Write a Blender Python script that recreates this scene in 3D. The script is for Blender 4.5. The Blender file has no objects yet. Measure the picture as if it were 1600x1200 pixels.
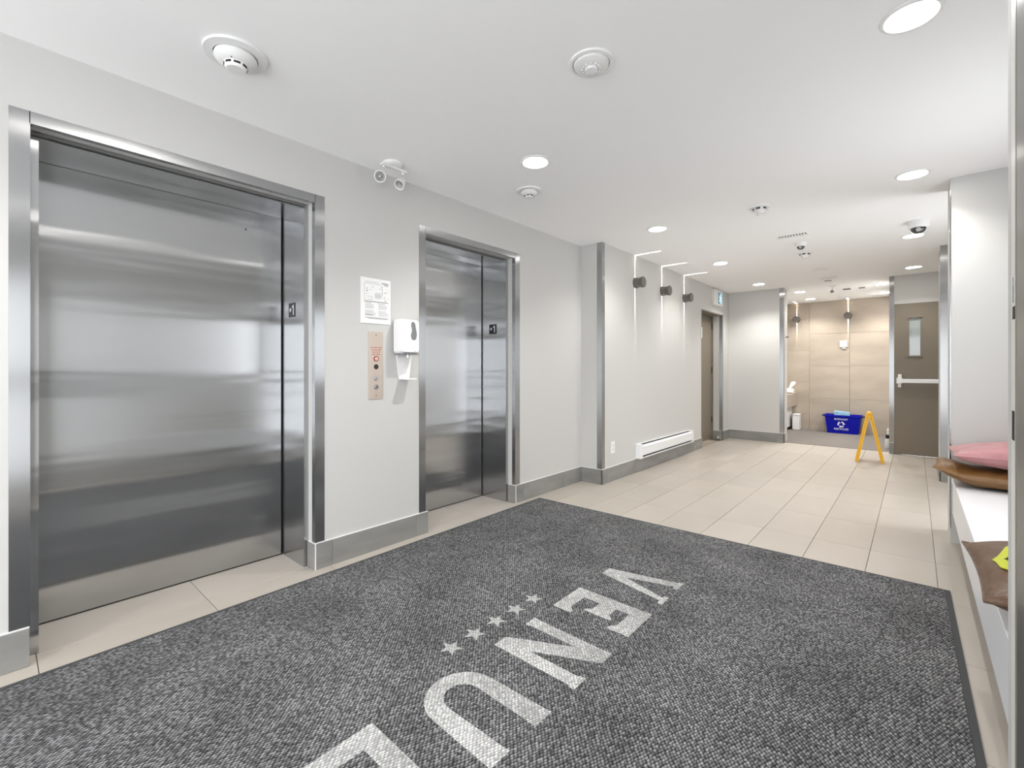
import bpy, bmesh, math, random
from mathutils import Vector, Matrix
random.seed(7)
PI = math.pi
S = bpy.context.scene
COL = S.collection
C = 2.44            # ceiling height

# ------------------------------------------------------------ camera
cam_d = bpy.data.cameras.new('camera')
cam = bpy.data.objects.new('camera', cam_d)
COL.objects.link(cam)
S.camera = cam
cam.location = (2.61, 0.0, 1.16)
cam.rotation_euler = (PI/2, 0, math.atan2(629, 718))
cam_d.sensor_fit = 'HORIZONTAL'
cam_d.sensor_width = 36.0
cam_d.lens = 718/1600*36
cam_d.shift_y = -(600-577)/1600
cam_d.clip_start = 0.02

# ------------------------------------------------------------ world, exposure
w = bpy.data.worlds.new('world'); S.world = w
w.use_nodes = True
w.node_tree.nodes['Background'].inputs[0].default_value = (0.93, 0.96, 1.0, 1)
w.node_tree.nodes['Background'].inputs[1].default_value = 3.6
S.view_settings.view_transform = 'Standard'
S.view_settings.look = 'None'
S.view_settings.gamma = 1.0
S.view_settings.use_curve_mapping = False
S.view_settings.exposure = 0.62
LAMP_W = 29.0       # power of one ceiling downlight

# ------------------------------------------------------------ materials
def lin(c):
    return tuple(((v/255)/12.92 if v/255 <= .04045 else ((v/255+.055)/1.055)**2.4) for v in c)

def mat(name, rgb, rough=.6, metal=0., bump=0., bscale=200., emit=None, estr=0., alpha=None, spec=None,
        aniso=0., trans=0., ior=None, coat=0., bdist=.001):
    m = bpy.data.materials.new(name); m.use_nodes = True
    nt = m.node_tree; b = nt.nodes['Principled BSDF']
    b.inputs['Base Color'].default_value = (*lin(rgb), 1)
    b.inputs['Roughness'].default_value = rough
    b.inputs['Metallic'].default_value = metal
    if spec is not None: b.inputs['Specular IOR Level'].default_value = spec
    if coat: b.inputs['Coat Weight'].default_value = coat
    if trans: b.inputs['Transmission Weight'].default_value = trans
    if ior: b.inputs['IOR'].default_value = ior
    if emit is not None:
        b.inputs['Emission Color'].default_value = (*lin(emit), 1)
        b.inputs['Emission Strength'].default_value = estr
    if aniso:
        t = nt.nodes.new('ShaderNodeTangent'); t.direction_type = 'RADIAL'; t.axis = 'Z'
        b.inputs['Anisotropic'].default_value = aniso
        nt.links.new(t.outputs[0], b.inputs['Tangent'])
    if bump:
        tc = nt.nodes.new('ShaderNodeTexCoord')
        n = nt.nodes.new('ShaderNodeTexNoise'); n.inputs['Scale'].default_value = bscale
        n.inputs['Detail'].default_value = 3
        bp = nt.nodes.new('ShaderNodeBump'); bp.inputs['Strength'].default_value = bump
        bp.inputs['Distance'].default_value = bdist
        nt.links.new(tc.outputs['Object'], n.inputs['Vector'])
        nt.links.new(n.outputs[0], bp.inputs['Height'])
        nt.links.new(bp.outputs[0], b.inputs['Normal'])
    return m

def noisy(m, rgb2, scale=3., detail=5., lo=.35, hi=.65, rnd=0., stretch=(1, 1, 1), world=False):
    """mix the base colour with rgb2 by soft noise, with a little per-object variation"""
    nt = m.node_tree; b = nt.nodes['Principled BSDF']
    base = tuple(b.inputs['Base Color'].default_value)
    tc = nt.nodes.new('ShaderNodeNewGeometry') if world else nt.nodes.new('ShaderNodeTexCoord')
    mp = nt.nodes.new('ShaderNodeMapping'); mp.inputs['Scale'].default_value = stretch
    nt.links.new(tc.outputs['Position' if world else 'Object'], mp.inputs['Vector'])
    n = nt.nodes.new('ShaderNodeTexNoise'); n.inputs['Scale'].default_value = scale
    n.inputs['Detail'].default_value = detail
    n.noise_dimensions = '4D'
    nt.links.new(mp.outputs[0], n.inputs['Vector'])
    r = nt.nodes.new('ShaderNodeMapRange')
    r.inputs['From Min'].default_value = lo; r.inputs['From Max'].default_value = hi
    nt.links.new(n.outputs[0], r.inputs['Value'])
    mx = nt.nodes.new('ShaderNodeMix'); mx.data_type = 'RGBA'
    mx.inputs[6].default_value = base; mx.inputs[7].default_value = (*lin(rgb2), 1)
    nt.links.new(r.outputs[0], mx.inputs[0])
    out = mx.outputs[2]
    if rnd:
        oi = nt.nodes.new('ShaderNodeObjectInfo')
        m2 = nt.nodes.new('ShaderNodeMath'); m2.operation = 'MULTIPLY'; m2.inputs[1].default_value = 40
        nt.links.new(oi.outputs['Random'], m2.inputs[0]); nt.links.new(m2.outputs[0], n.inputs['W'])
        r2 = nt.nodes.new('ShaderNodeMapRange')
        r2.inputs['To Min'].default_value = 1-rnd; r2.inputs['To Max'].default_value = 1+rnd
        nt.links.new(oi.outputs['Random'], r2.inputs['Value'])
        hsv = nt.nodes.new('ShaderNodeHueSaturation')
        nt.links.new(out, hsv.inputs['Color']); nt.links.new(r2.outputs[0], hsv.inputs['Value'])
        out = hsv.outputs[0]
    nt.links.new(out, b.inputs['Base Color'])
    return m

M = {}
M['wall'] = mat('wall_paint', (202, 201, 198), .75, bump=.15, bscale=350)
M['ceiling'] = mat('ceiling_paint', (251, 251, 251), .85)
M['white'] = mat('white_plastic', (238, 238, 237), .35)
M['white_metal'] = mat('white_enamel', (236, 237, 238), .4)
M['offwhite'] = mat('offwhite_plastic', (226, 226, 222), .45)
M['steel'] = mat('brushed_steel', (186, 187, 188), .19, 1., aniso=1.)
def wavy(m, dist):
    # rolled sheet is never quite flat: slow ripples that run across the panel
    nt = m.node_tree; b = nt.nodes['Principled BSDF']
    tc = nt.nodes.new('ShaderNodeTexCoord'); mp = nt.nodes.new('ShaderNodeMapping'); mp.inputs['Scale'].default_value = (.5, .5, 6)
    n = nt.nodes.new('ShaderNodeTexNoise'); n.inputs['Scale'].default_value = 1.0; n.inputs['Detail'].default_value = 1.5
    bp = nt.nodes.new('ShaderNodeBump'); bp.inputs['Strength'].default_value = 1; bp.inputs['Distance'].default_value = dist
    nt.links.new(tc.outputs['Object'], mp.inputs['Vector']); nt.links.new(mp.outputs[0], n.inputs['Vector'])
    nt.links.new(n.outputs[0], bp.inputs['Height']); nt.links.new(bp.outputs[0], b.inputs['Normal'])
wavy(M['steel'], .0045)
M['steel_bright'] = mat('polished_steel_trim', (172, 173, 174), .26, 1., aniso=1.)
M['steel_grey'] = mat('grey_steel_cover', (150, 150, 148), .35, 1., aniso=.6)
M['steel_dark'] = mat('dark_gap', (14, 14, 14), .7)
M['chrome'] = mat('chrome', (220, 220, 222), .12, 1.)
M['black'] = mat('black_plastic', (16, 16, 17), .4)
M['lens'] = mat('smoked_dome', (60, 60, 62), .08, spec=.8)
M['bronze'] = mat('dark_bronze_paint', (98, 93, 90), .45)
M['grout'] = mat('tile_grout', (162, 150, 136), .9)
M['tile'] = noisy(mat('beige_floor_tile', (186, 178, 168), .38, spec=.4), (174, 166, 155), 2.2, 5, .3, .75, rnd=.03, stretch=(1, .45, 1))
M['tile_plain'] = noisy(mat('beige_floor_plain', (190, 180, 168), .45), (180, 170, 158), 2)
M['base_tile'] = noisy(mat('grey_base_tile', (146, 145, 141), .4), (128, 127, 124), 3, 4, rnd=.03, stretch=(1, 1, 3))
M['caulk'] = mat('white_caulk', (232, 231, 228), .7)
M['stone'] = noisy(mat('beige_stone_tile', (178, 166, 151), .4), (163, 151, 137), 1.6, 6, .35, .7, rnd=.03, stretch=(1, 1, 3))
M['stone_grout'] = mat('stone_grout', (205, 192, 176), .9)
M['alcove_mat'] = mat('alcove_carpet', (118, 112, 107), .95, bump=.4, bscale=500)
M['taupe'] = mat('taupe_door_paint', (122, 113, 98), .45)
M['brown_frame'] = mat('taupe_frame_paint', (128, 120, 108), .45)
M['call_plate'] = mat('warm_steel_plate', (192, 178, 165), .35, .4)
M['red'] = mat('red_print', (190, 70, 55), .5)
M['red_key'] = mat('red_key_ring', (150, 62, 48), .4)
M['keylight'] = mat('key_switch_core', (240, 205, 195), .3)
M['print'] = mat('grey_print', (95, 95, 95), .8)
M['print_light'] = mat('pale_print', (165, 165, 165), .8)
M['paper'] = mat('paper', (240, 240, 238), .55)
M['window_grey'] = mat('smoked_window', (128, 130, 132), .2)
M['blue'] = mat('blue_plastic', (4, 10, 160), .55, spec=.2)
M['black_rim'] = mat('black_rim', (20, 22, 38), .4)
M['pale_blue'] = mat('pale_blue_card', (160, 205, 228), .6)
M['yellow'] = mat('yellow_plastic', (240, 182, 40), .4)
M['white_print'] = mat('white_print', (235, 238, 245), .6)
M['sign_teal'] = mat('sign_teal', (70, 120, 145), .4, emit=(70, 120, 145), estr=.35)
M['sign_light'] = mat('sign_light', (215, 240, 250), .4, emit=(215, 240, 250), estr=.9)
M['diffuser'] = mat('lamp_diffuser', (255, 255, 255), .5, emit=(255, 250, 244), estr=24)
M['reflector'] = mat('lamp_reflector', (186, 186, 184), .3, .3)
M['glass_panel'] = mat('wired_glass', (150, 158, 156), .06, spec=.8)
M['bench'] = mat('white_laminate', (240, 241, 243), .3)
M['bag'] = mat('white_bag', (245, 244, 242), .5, bump=.6, bscale=30, bdist=.01)
M['vent_dark'] = mat('vent_dark', (95, 96, 98), .7)
M['rubber'] = mat('dark_rubber_edge', (62, 64, 65), .75)

def fabric(name, rgb, rough, sheen=.2, sc=9, dist=.02, st=.6):
    m = mat(name, rgb, rough)
    nt = m.node_tree; b = nt.nodes['Principled BSDF']
    b.inputs['Sheen Weight'].default_value = sheen
    tc = nt.nodes.new('ShaderNodeTexCoord')
    n = nt.nodes.new('ShaderNodeTexNoise'); n.inputs['Scale'].default_value = sc
    n.inputs['Detail'].default_value = 4; n.inputs['Distortion'].default_value = 1.2
    bp = nt.nodes.new('ShaderNodeBump'); bp.inputs['Strength'].default_value = st; bp.inputs['Distance'].default_value = dist
    nt.links.new(tc.outputs['Object'], n.inputs['Vector']); nt.links.new(n.outputs[0], bp.inputs['Height'])
    nt.links.new(bp.outputs[0], b.inputs['Normal'])
    return m
M['pink'] = fabric('dusty_pink_satin', (180, 126, 128), .5)
M['gold'] = fabric('bronze_satin', (122, 88, 48), .38, 0)
M['brown'] = fabric('brown_satin', (92, 66, 46), .4, 0)
M['dark_brown'] = fabric('dark_brown_satin', (58, 40, 28), .4, 0)
M['strap'] = mat('yellow_green_webbing', (188, 194, 62), .8)

# woven carpet: small pale nubs over dark ground, plus broad wear
def carpet(name, dark, light):
    m = bpy.data.materials.new(name); m.use_nodes = True
    nt = m.node_tree; N = nt.nodes.new; L = nt.links.new
    b = nt.nodes['Principled BSDF']; b.inputs['Roughness'].default_value = .95
    b.inputs['Specular IOR Level'].default_value = .15
    tc = N('ShaderNodeTexCoord')
    vo = N('ShaderNodeTexVoronoi'); vo.inputs['Scale'].default_value = 118; vo.inputs['Randomness'].default_value = .35
    mp = N('ShaderNodeMapping'); mp.inputs['Rotation'].default_value = (0, 0, .6); mp.inputs['Scale'].default_value = (1, .62, 1)
    L(tc.outputs['Object'], mp.inputs['Vector']); L(mp.outputs[0], vo.inputs['Vector'])
    rd = N('ShaderNodeMapRange'); rd.inputs['From Min'].default_value = .1; rd.inputs['From Max'].default_value = .62
    rd.inputs['To Min'].default_value = 1; rd.inputs['To Max'].default_value = 0
    L(vo.outputs['Distance'], rd.inputs['Value'])
    sp = N('ShaderNodeSeparateColor'); L(vo.outputs['Color'], sp.inputs[0])
    mu = N('ShaderNodeMath'); mu.operation = 'MULTIPLY'
    pw = N('ShaderNodeMapRange'); pw.inputs['To Min'].default_value = .35; pw.inputs['To Max'].default_value = 1.25
    L(sp.outputs[0], pw.inputs['Value']); L(rd.outputs[0], mu.inputs[0]); L(pw.outputs[0], mu.inputs[1])
    n = N('ShaderNodeTexNoise'); n.inputs['Scale'].default_value = 2.6; n.inputs['Detail'].default_value = 6
    n.inputs['Roughness'].default_value = .6
    L(tc.outputs['Object'], n.inputs['Vector'])
    r2 = N('ShaderNodeMapRange'); r2.inputs['From Min'].default_value = .3; r2.inputs['From Max'].default_value = .7
    r2.inputs['To Min'].default_value = .72; r2.inputs['To Max'].default_value = 1.3
    L(n.outputs[0], r2.inputs['Value'])
    mx = N('ShaderNodeMix'); mx.data_type = 'RGBA'
    mx.inputs[6].default_value = (*lin(dark), 1); mx.inputs[7].default_value = (*lin(light), 1)
    L(mu.outputs[0], mx.inputs[0])
    hs = N('ShaderNodeHueSaturation'); L(mx.outputs[2], hs.inputs['Color']); L(r2.outputs[0], hs.inputs['Value'])
    L(hs.outputs[0], b.inputs['Base Color'])
    bp = N('ShaderNodeBump'); bp.inputs['Strength'].default_value = .7; bp.inputs['Distance'].default_value = .003
    L(rd.outputs[0], bp.inputs['Height']); L(bp.outputs[0], b.inputs['Normal'])
    return m
M['carpet'] = carpet('woven_charcoal_carpet', (44, 44, 45), (160, 160, 161))
M['letter'] = carpet('woven_pale_lettering', (138, 138, 136), (220, 220, 218))

# ------------------------------------------------------------ mesh helpers
ORG = {}
def bx(bm, x0, x1, y0, y1, z0, z1):
    v = [bm.verts.new(p) for p in ((x0, y0, z0), (x1, y0, z0), (x1, y1, z0), (x0, y1, z0), (x0, y0, z1), (x1, y0, z1), (x1, y1, z1), (x0, y1, z1))]
    for f in ((0, 3, 2, 1), (4, 5, 6, 7), (0, 1, 5, 4), (1, 2, 6, 5), (2, 3, 7, 6), (3, 0, 4, 7)):
        bm.faces.new([v[i] for i in f])
    return v

def boxes(*bs, bevel=0., seg=2):
    bm = bmesh.new()
    for b in bs: bx(bm, *b)
    if bevel:
        bmesh.ops.bevel(bm, geom=list(bm.edges), offset=bevel, segments=seg, affect='EDGES', profile=.5, clamp_overlap=True)
    return bm

def lathe(profile, seg=32, a0=0., a1=2*PI, bm=None, axis='Z', origin=(0, 0, 0), cap=True):
    """revolve (radius, height) pairs about an axis"""
    bm = bm or bmesh.new()
    full = abs(a1-a0-2*PI) < 1e-6
    n = seg if full else seg+1
    rings = []
    for r, h in profile:
        ring = []
        for i in range(n):
            a = a0+(a1-a0)*i/seg
            p = (r*math.cos(a), r*math.sin(a), h)
            if axis == 'X': p = (h, p[0], p[1])
            if axis == 'Y': p = (p[0], h, p[1])
            ring.append(bm.verts.new(Vector(p)+Vector(origin)))
        rings.append(ring)
    for a, b in zip(rings, rings[1:]):
        for i in range(n if full else n-1):
            j = (i+1) % n
            bm.faces.new((a[i], a[j], b[j], b[i]))
    if full and cap:
        for k in (0, -1):
            if profile[k][0] > 1e-5: bm.faces.new(rings[k] if k else rings[k][::-1])
    return bm

def prism(pts, t, frame):
    """extrude a 2-D polygon by t; frame(u, v, w) gives the 3-D point"""
    bm = bmesh.new()
    a = [bm.verts.new(frame(u, v, 0)) for u, v in pts]
    b = [bm.verts.new(frame(u, v, t)) for u, v in pts]
    bm.faces.new(a); bm.faces.new(b)
    n = len(pts)
    for i in range(n): bm.faces.new((a[i], a[(i+1) % n], b[(i+1) % n], b[i]))
    bm.normal_update()
    bmesh.ops.triangulate(bm, faces=[f for f in bm.faces if len(f.verts) > 4])
    return bm

def join(*bms):
    out = bmesh.new()
    for b in bms:
        me = bpy.data.meshes.new('tmp'); b.to_mesh(me); b.free(); out.from_mesh(me); bpy.data.meshes.remove(me)
    return out

def mk(name, bm, m, parent=None, org=None, smooth=False, local=False):
    """link one mesh object; its own origin is put at its base (or org)"""
    bmesh.ops.remove_doubles(bm, verts=bm.verts, dist=1e-6)
    bmesh.ops.recalc_face_normals(bm, faces=bm.faces)
    if local: org = Vector((0, 0, 0))
    if org is None:
        xs = [v.co.x for v in bm.verts]; ys = [v.co.y for v in bm.verts]; zs = [v.co.z for v in bm.verts]
        org = Vector(((min(xs)+max(xs))/2, (min(ys)+max(ys))/2, min(zs)))
    org = Vector(org)
    bmesh.ops.translate(bm, verts=bm.verts, vec=-org)
    me = bpy.data.meshes.new(name); bm.to_mesh(me); bm.free()
    ms = m if isinstance(m, (list, tuple)) else [m]
    for q in ms: me.materials.append(q if not isinstance(q, str) else M[q])
    if smooth:
        for p in me.polygons: p.use_smooth = True
        try: me.set_sharp_from_angle(angle=math.radians(35))
        except Exception: pass
    o = bpy.data.objects.new(name, me); COL.objects.link(o)
    if parent is not None:
        o.parent = parent; o.location = org-ORG[parent.name]
    else:
        o.location = org
    ORG[o.name] = org
    return o

def tag(o, label=None, cat=None, group=None, kind=None):
    if label: o['label'] = label
    if cat: o['category'] = cat
    if group: o['group'] = group
    if kind: o['kind'] = kind
    return o

def thing(name, loc, label, cat, group=None, kind=None):
    o = bpy.data.objects.new(name, None); COL.objects.link(o)
    o.location = loc; ORG[o.name] = Vector(loc); o.empty_display_size = .1
    return tag(o, label, cat, group, kind)

def kids(o): return [c for c in bpy.data.objects if c.parent == o]
def copy_tree(o, loc, label, group=None):
    ch = {}
    def rec(src, par):
        c = src.copy(); COL.objects.link(c)
        if par is not None: c.parent = par
        for k in CH.get(src.name, []): rec(k, c)
        return c
    CH = {}
    for q in bpy.data.objects:
        if q.parent: CH.setdefault(q.parent.name, []).append(q)
    c = rec(o, None); c.location = loc; ORG[c.name] = Vector(loc)
    tag(c, label, None, group)
    return c

def text_bm(s, size, frame, t=.0008, align='CENTER', space=1.0):
    cu = bpy.data.curves.new('txt', 'FONT'); cu.body = s; cu.size = size
    cu.align_x = align; cu.align_y = 'CENTER'; cu.resolution_u = 3; cu.space_character = space; cu.offset = size*.012
    ob = bpy.data.objects.new('txt', cu); COL.objects.link(ob)
    bpy.context.view_layer.update()
    me = bpy.data.meshes.new_from_object(ob.evaluated_get(bpy.context.evaluated_depsgraph_get()))
    bm = bmesh.new(); bm.from_mesh(me)
    bpy.data.objects.remove(ob); bpy.data.curves.remove(cu); bpy.data.meshes.remove(me)
    ext = bmesh.ops.extrude_face_region(bm, geom=list(bm.faces))
    nv = set(v for v in ext['geom'] if isinstance(v, bmesh.types.BMVert))
    for v in bm.verts:
        v.co = frame(v.co.x, v.co.y, t if v in nv else 0)
    return bm

# frames: how flat drawings are laid onto the room's planes
def fr_left(y, z, x=0.):        # wall facing +X, read along +Y
    return lambda u, v, w: Vector((x+w, y+u, z+v))
def fr_front(x, z, y):          # surface facing -Y, read along +X
    return lambda u, v, w: Vector((x+u, y-w, z+v))

# ------------------------------------------------------------ the room
def struct(name, bm, m, label=None):
    o = mk(name, bm, m); o['kind'] = 'structure'
    if label: o['label'] = label
    return o

E1 = (.108, 1.250); E2 = (2.045, 3.021); HD = 2.13       # lift openings in the left wall
D3 = (6.93, 7.93); HD3 = 2.05                             # recessed service door
T = -.50
struct('wall_left', boxes(
    (T, 0, -3, E1[0], 0, C), (T, 0, E1[0], E1[1], HD, C), (T, 0, E1[1], E2[0], 0, C), (T, 0, E2[0], E2[1], HD, C),
    (T, 0, E2[1], 4.07, 0, C), (T, .245, 4.07, D3[0], 0, C), (T, .245, D3[0], D3[1], HD3, C), (T, .245, D3[1], 8.25, 0, C)), 'wall',
    'white painted left wall with the two lift doors')
struct('wall_far', boxes((T, 1.06, 8.25, 8.52, 0, C)), 'wall', 'short white wall between the service door and the alcove')
struct('wall_alcove_left', boxes((.5, .62, 8.52, 10.40, 0, C)), 'wall')
struct('wall_exit', boxes((2.35, 2.40, 8.2, 8.38, 0, C), (2.40, 3.31, 8.2, 8.38, 2.05, C), (3.31, 3.42, 8.2, 8.38, 0, C),
                          (2.35, 2.47, 8.38, 10.40, 0, C)), 'wall', 'white wall around the taupe exit door')
struct('wall_right', boxes((3.42, 3.6, -3, -2.8, 0, C), (3.42, 3.6, -2.8, -.40, 2.10, C), (3.42, 3.6, -.40, 2.6, 0, C), (3.42, 3.6, 2.6, 3.7, 0, .95), (3.42, 3.6, 2.6, 3.7, 2.0, C), (3.42, 3.6, 3.7, 4.60, 0, C), (3.42, 3.6, 4.60, 5.30, 2.10, C), 
    (3.42, 3.6, 5.30, 10.4, 0, C)), 'wall')
# glazed entrance across from the wide lift: bottom rail, push bars, posts
en = struct('window_1', boxes((3.44, 3.49, -2.8, -.40, 0, .15), (3.44, 3.49, -2.8, -.40, 2.02, 2.099),
    *[(3.44, 3.49, y, y+.05, .15, 2.02) for y in (-2.8, -1.63, -.45)]), 'steel_bright', 'glazed entrance front opposite the wide lift')
for y in (-2.7, -1.5):
    mk('push_bar', boxes((3.40, 3.43, y, y+.94, .99, 1.11)), 'steel_dark', en)
struct('added_opening_2', boxes((3.44, 3.49, 4.60, 5.30, 0, .10), (3.44, 3.49, 4.60, 5.30, 2.04, 2.099)), 'steel_bright', 'added unseen opening for fill daylight beyond the bench wall')  # unseen opening added so daylight fills the far ceiling
struct('window_3', boxes((3.44, 3.49, 2.6, 3.7, .95, 1.0), (3.44, 3.49, 2.6, 3.7, 1.95, 2.0), (3.44, 3.49, 2.6, 2.65, 1.0, 1.95), (3.44, 3.49, 3.65, 3.7, 1.0, 1.95)), 'steel_bright', 'window above the bench in the niche')
rl = thing('handrail', (3.38, .6, .95), 'dark handrail on the right wall opposite the wide lift', 'handrail')
mk('rail', boxes((3.35, 3.385, -.30, 1.40, 1.02, 1.09), bevel=.008), 'bronze', rl)

for y in (-.10, 1.15): mk('rail_bracket', boxes((3.386, 3.419, y, y+.03, 1.04, 1.07)), 'bronze', rl)
struct('wall_bench', boxes((2.79, 3.42, 4.25, 4.55, 0, C)), 'wall', 'white wall end behind the stacked cushions')
struct('wall_stub', boxes((2.812, 3.42, 6.5, 7.0, 0, C)), 'wall')
struct('wall_near', boxes((2.79, 3.42, 1.44, 1.72, 0, C)), 'wall', 'near wall end at the right edge')
struct('wall_back', boxes((T, .2, -3.15, -3, 0, C), (2.9, 3.6, -3.15, -3, 0, C), (.2, 2.9, -3.15, -3, 2.2, C)), 'wall')  # gap shaped to let fill daylight in from behind the camera
struct('ceiling', boxes((T, 3.6, -3.15, 10.6, C, C+.1)), 'ceiling', 'smooth white ceiling')

# alcove end wall in big beige stone tiles
wa = struct('wall_alcove', boxes((.5, 2.47, 10.412, 10.55, 0, C)), 'stone_grout', 'beige stone-tiled end wall of the alcove')
cols = [(.62, 1.089), (1.093, 1.714), (1.718, 2.345)]
for ci, (a, b) in enumerate(cols):
    z0 = -.31 if ci == 0 else 0.
    while z0 < C-.01:
        p, q = max(z0, 0)+.0015, min(z0+.61, C)-.0015
        if q-p > .02: mk('stone_tile', boxes((a, b, 10.40, 10.412, p, q), bevel=.0012, seg=1), 'stone', wa)
        z0 += .61

# floor: slab, then every beige tile up to the alcove mat
fl = struct('floor', boxes((T, 3.6, -3.15, 10.6, -.12, -.010)), 'grout', 'pale beige tiled floor')
mk('floor_screed', boxes((T, 3.6, -3.15, -.4725, -.010, -.0002)), 'tile_plain', fl)
TW, TL, G = .308, .6015, .0013
cache = {}
k = -2
xs = [.24+TW*i for i in range(-3, 12)]
ys = [.13+TL*i for i in range(-1, 15)]
for i in range(len(xs)-1):
    for j in range(len(ys)-1):
        x0, x1 = max(xs[i], -.40), min(xs[i+1], 3.42)
        y0, y1 = ys[j], min(ys[j+1], 8.33)
        if x1-x0 < .03 or y1-y0 < .03: continue
        if x1 < .245 and y0 > 4.2: 
            continue
        if x1 <= 0 and not (y0 < 1.3 or 1.9 < y0+.6 < 3.7): continue
        if .2 < x0 and x1 < 2.65 and y1 < 3.2: continue          # fully under the mat
        key = (round(x1-x0, 4), round(y1-y0, 4))
        if key in cache:
            o = bpy.data.objects.new('tile', cache[key]); COL.objects.link(o)
            o.parent = fl; o.location = Vector(((x0+x1)/2, (y0+y1)/2, -.0095))-ORG[fl.name]
        else:
            o = mk('tile', boxes((x0+G, x1-G, y0+G, y1-G, -.0095, 0), bevel=.0008, seg=1), 'tile', fl)
            cache[key] = o.data
mk('floor_screed', boxes((.2, 2.65, -.4725, 3.2, -.010, -.0005)), 'tile_plain', fl)

am = mk('carpet_mat', boxes((.62, 2.35, 8.335, 10.40, -.0099, .004)), 'alcove_mat')
tag(am, 'dark grey carpet mat filling the alcove floor', 'mat')

# grey stone baseboards, cut into tiles with fine joints and a line of caulk on top
BH = .15; BT = .012
def baseboard(name, segs, label=None):
    bms = []
    root = None
    for axis, fixed, a, b, sgn in segs:
        # caulk / backing strip
        lo, hi = min(a, b), max(a, b)
        if axis == 'Y': bms.append((fixed if sgn > 0 else fixed-BT*.6, fixed+BT*.6 if sgn > 0 else fixed, lo, hi, 0, BH+.003))
        else: bms.append((lo, hi, fixed if sgn > 0 else fixed-BT*.6, fixed+BT*.6 if sgn > 0 else fixed, 0, BH+.003))
    root = struct(name, boxes(*bms), 'caulk', label)
    for axis, fixed, a, b, sgn in segs:
        lo, hi = min(a, b), max(a, b)
        cuts = [lo]
        first = .10 if hi-lo > .8 else .7
        y = lo+first
        while y < hi-.05: cuts.append(y); y += .61
        cuts.append(hi)
        for p, q in zip(cuts, cuts[1:]):
            f0, f1 = (fixed, fixed+BT) if sgn > 0 else (fixed-BT, fixed)
            if axis == 'Y': bb = (f0, f1, p+.0008, q-.0008, .0005, BH)
            else: bb = (p+.0008, q-.0008, f0, f1, .0005, BH)
            mk('base_tile', boxes(bb, bevel=.0012, seg=1), 'base_tile', root)
baseboard('baseboard_left', [('Y', 0, -1.2, E1[0], 1), ('Y', 0, E1[1], E2[0]+.02, 1), ('Y', 0, E2[1], 4.07, 1),
                             ('X', E1[1], -.077, 0+BT, -1), ('X', E2[1], -.077, 0+BT, -1),
                             ('X', 4.07, BT, .245+BT, -1), ('Y', .245, 4.07-BT, D3[0], 1), ('X', D3[1], .10, .245+BT, -1), ('Y', .245, D3[1]-BT, 8.25, 1)],
          'grey stone tile baseboard along the left wall')
baseboard('baseboard_far', [('X', 8.25, .245+BT, 1.06+BT, -1), ('Y', 1.06, 8.25-BT, 8.33, 1)], 'grey stone tile baseboard on the far white wall')
baseboard('baseboard_exit', [('X', 8.2, 2.345, 2.398, -1)])
baseboard('baseboard_stub', [('X', 6.5, 2.812-BT, 3.42, -1), ('Y', 2.812, 6.5-BT, 7.0, -1)])
baseboard('baseboard_right', [('Y', 3.42, -.40, 1.44, -1)])

# stainless corner guards (trim)
TN = [0]
def guard(cx, cy, sx, sy, z0, z1, label, wa=.055, wb=.055):
    """L-shaped guard at corner (cx, cy); the faces run away along sx*X and sy*Y"""
    TN[0] += 1
    t = .0025
    # leg on the face perpendicular to X runs along Y; leg on the face perpendicular to Y runs along X
    ax = (cx, cx-sx*t); ay = (cy, cy+sy*wa)
    b1 = (min(ax), max(ax), min(ay), max(ay), z0, z1)
    bxs = (cx, cx+sx*wb); bys = (cy, cy-sy*t)
    b2 = (min(min(bxs), cx-sx*t), max(max(bxs), cx-sx*t), min(bys), max(bys), z0, z1)
    o = struct('trim_%d' % TN[0], boxes(b1, b2), 'steel_bright', label)
    return o
B = BH+.004
guard(0, E1[0], -1, -1, B, 2.172, 'stainless corner guard left of the wide lift', .055, .03)
guard(0, E1[1], -1, 1, B, 2.172, 'stainless corner guard right of the wide lift', .055, .034)
guard(0, E2[0], -1, -1, B, 2.172, 'stainless corner guard left of the narrow lift', .055, .03)
guard(0, E2[1], -1, 1, B, 2.172, 'stainless corner guard right of the narrow lift', .06, .034)
guard(.245, 4.07, -1, 1, B, C, 'full-height stainless guard where the left wall steps out', .055, .055)
guard(.245, D3[1], -1, 1, B, HD3, 'stainless guard on the right side of the service door recess', .02, .05)
guard(1.06, 8.25, -1, 1, B, C, 'full-height stainless guard at the left edge of the alcove', .055, .055)
guard(2.35, 8.2, 1, 1, B, C, 'full-height stainless guard between alcove and exit door', .055, .048)
guard(2.812, 6.5, 1, 1, B, C, 'stainless guard on the corner past the bench wall', .05, .055)
guard(2.79, 4.25, 1, 1, .10, 2.36, 'thin steel edging on the bench wall corner', .05, .004)
# header trims over the two lifts
for (a, b), nm in ((E1, 'wide'), (E2, 'narrow')):
    TN[0] += 1
    struct('trim_%d' % TN[0], boxes((0, .0025, a, b, HD-.003, 2.172), (-.03, .0025, a, b, HD-.0055, HD-.003)), 'steel_bright', 'steel header trim over the %s lift' % nm)

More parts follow.
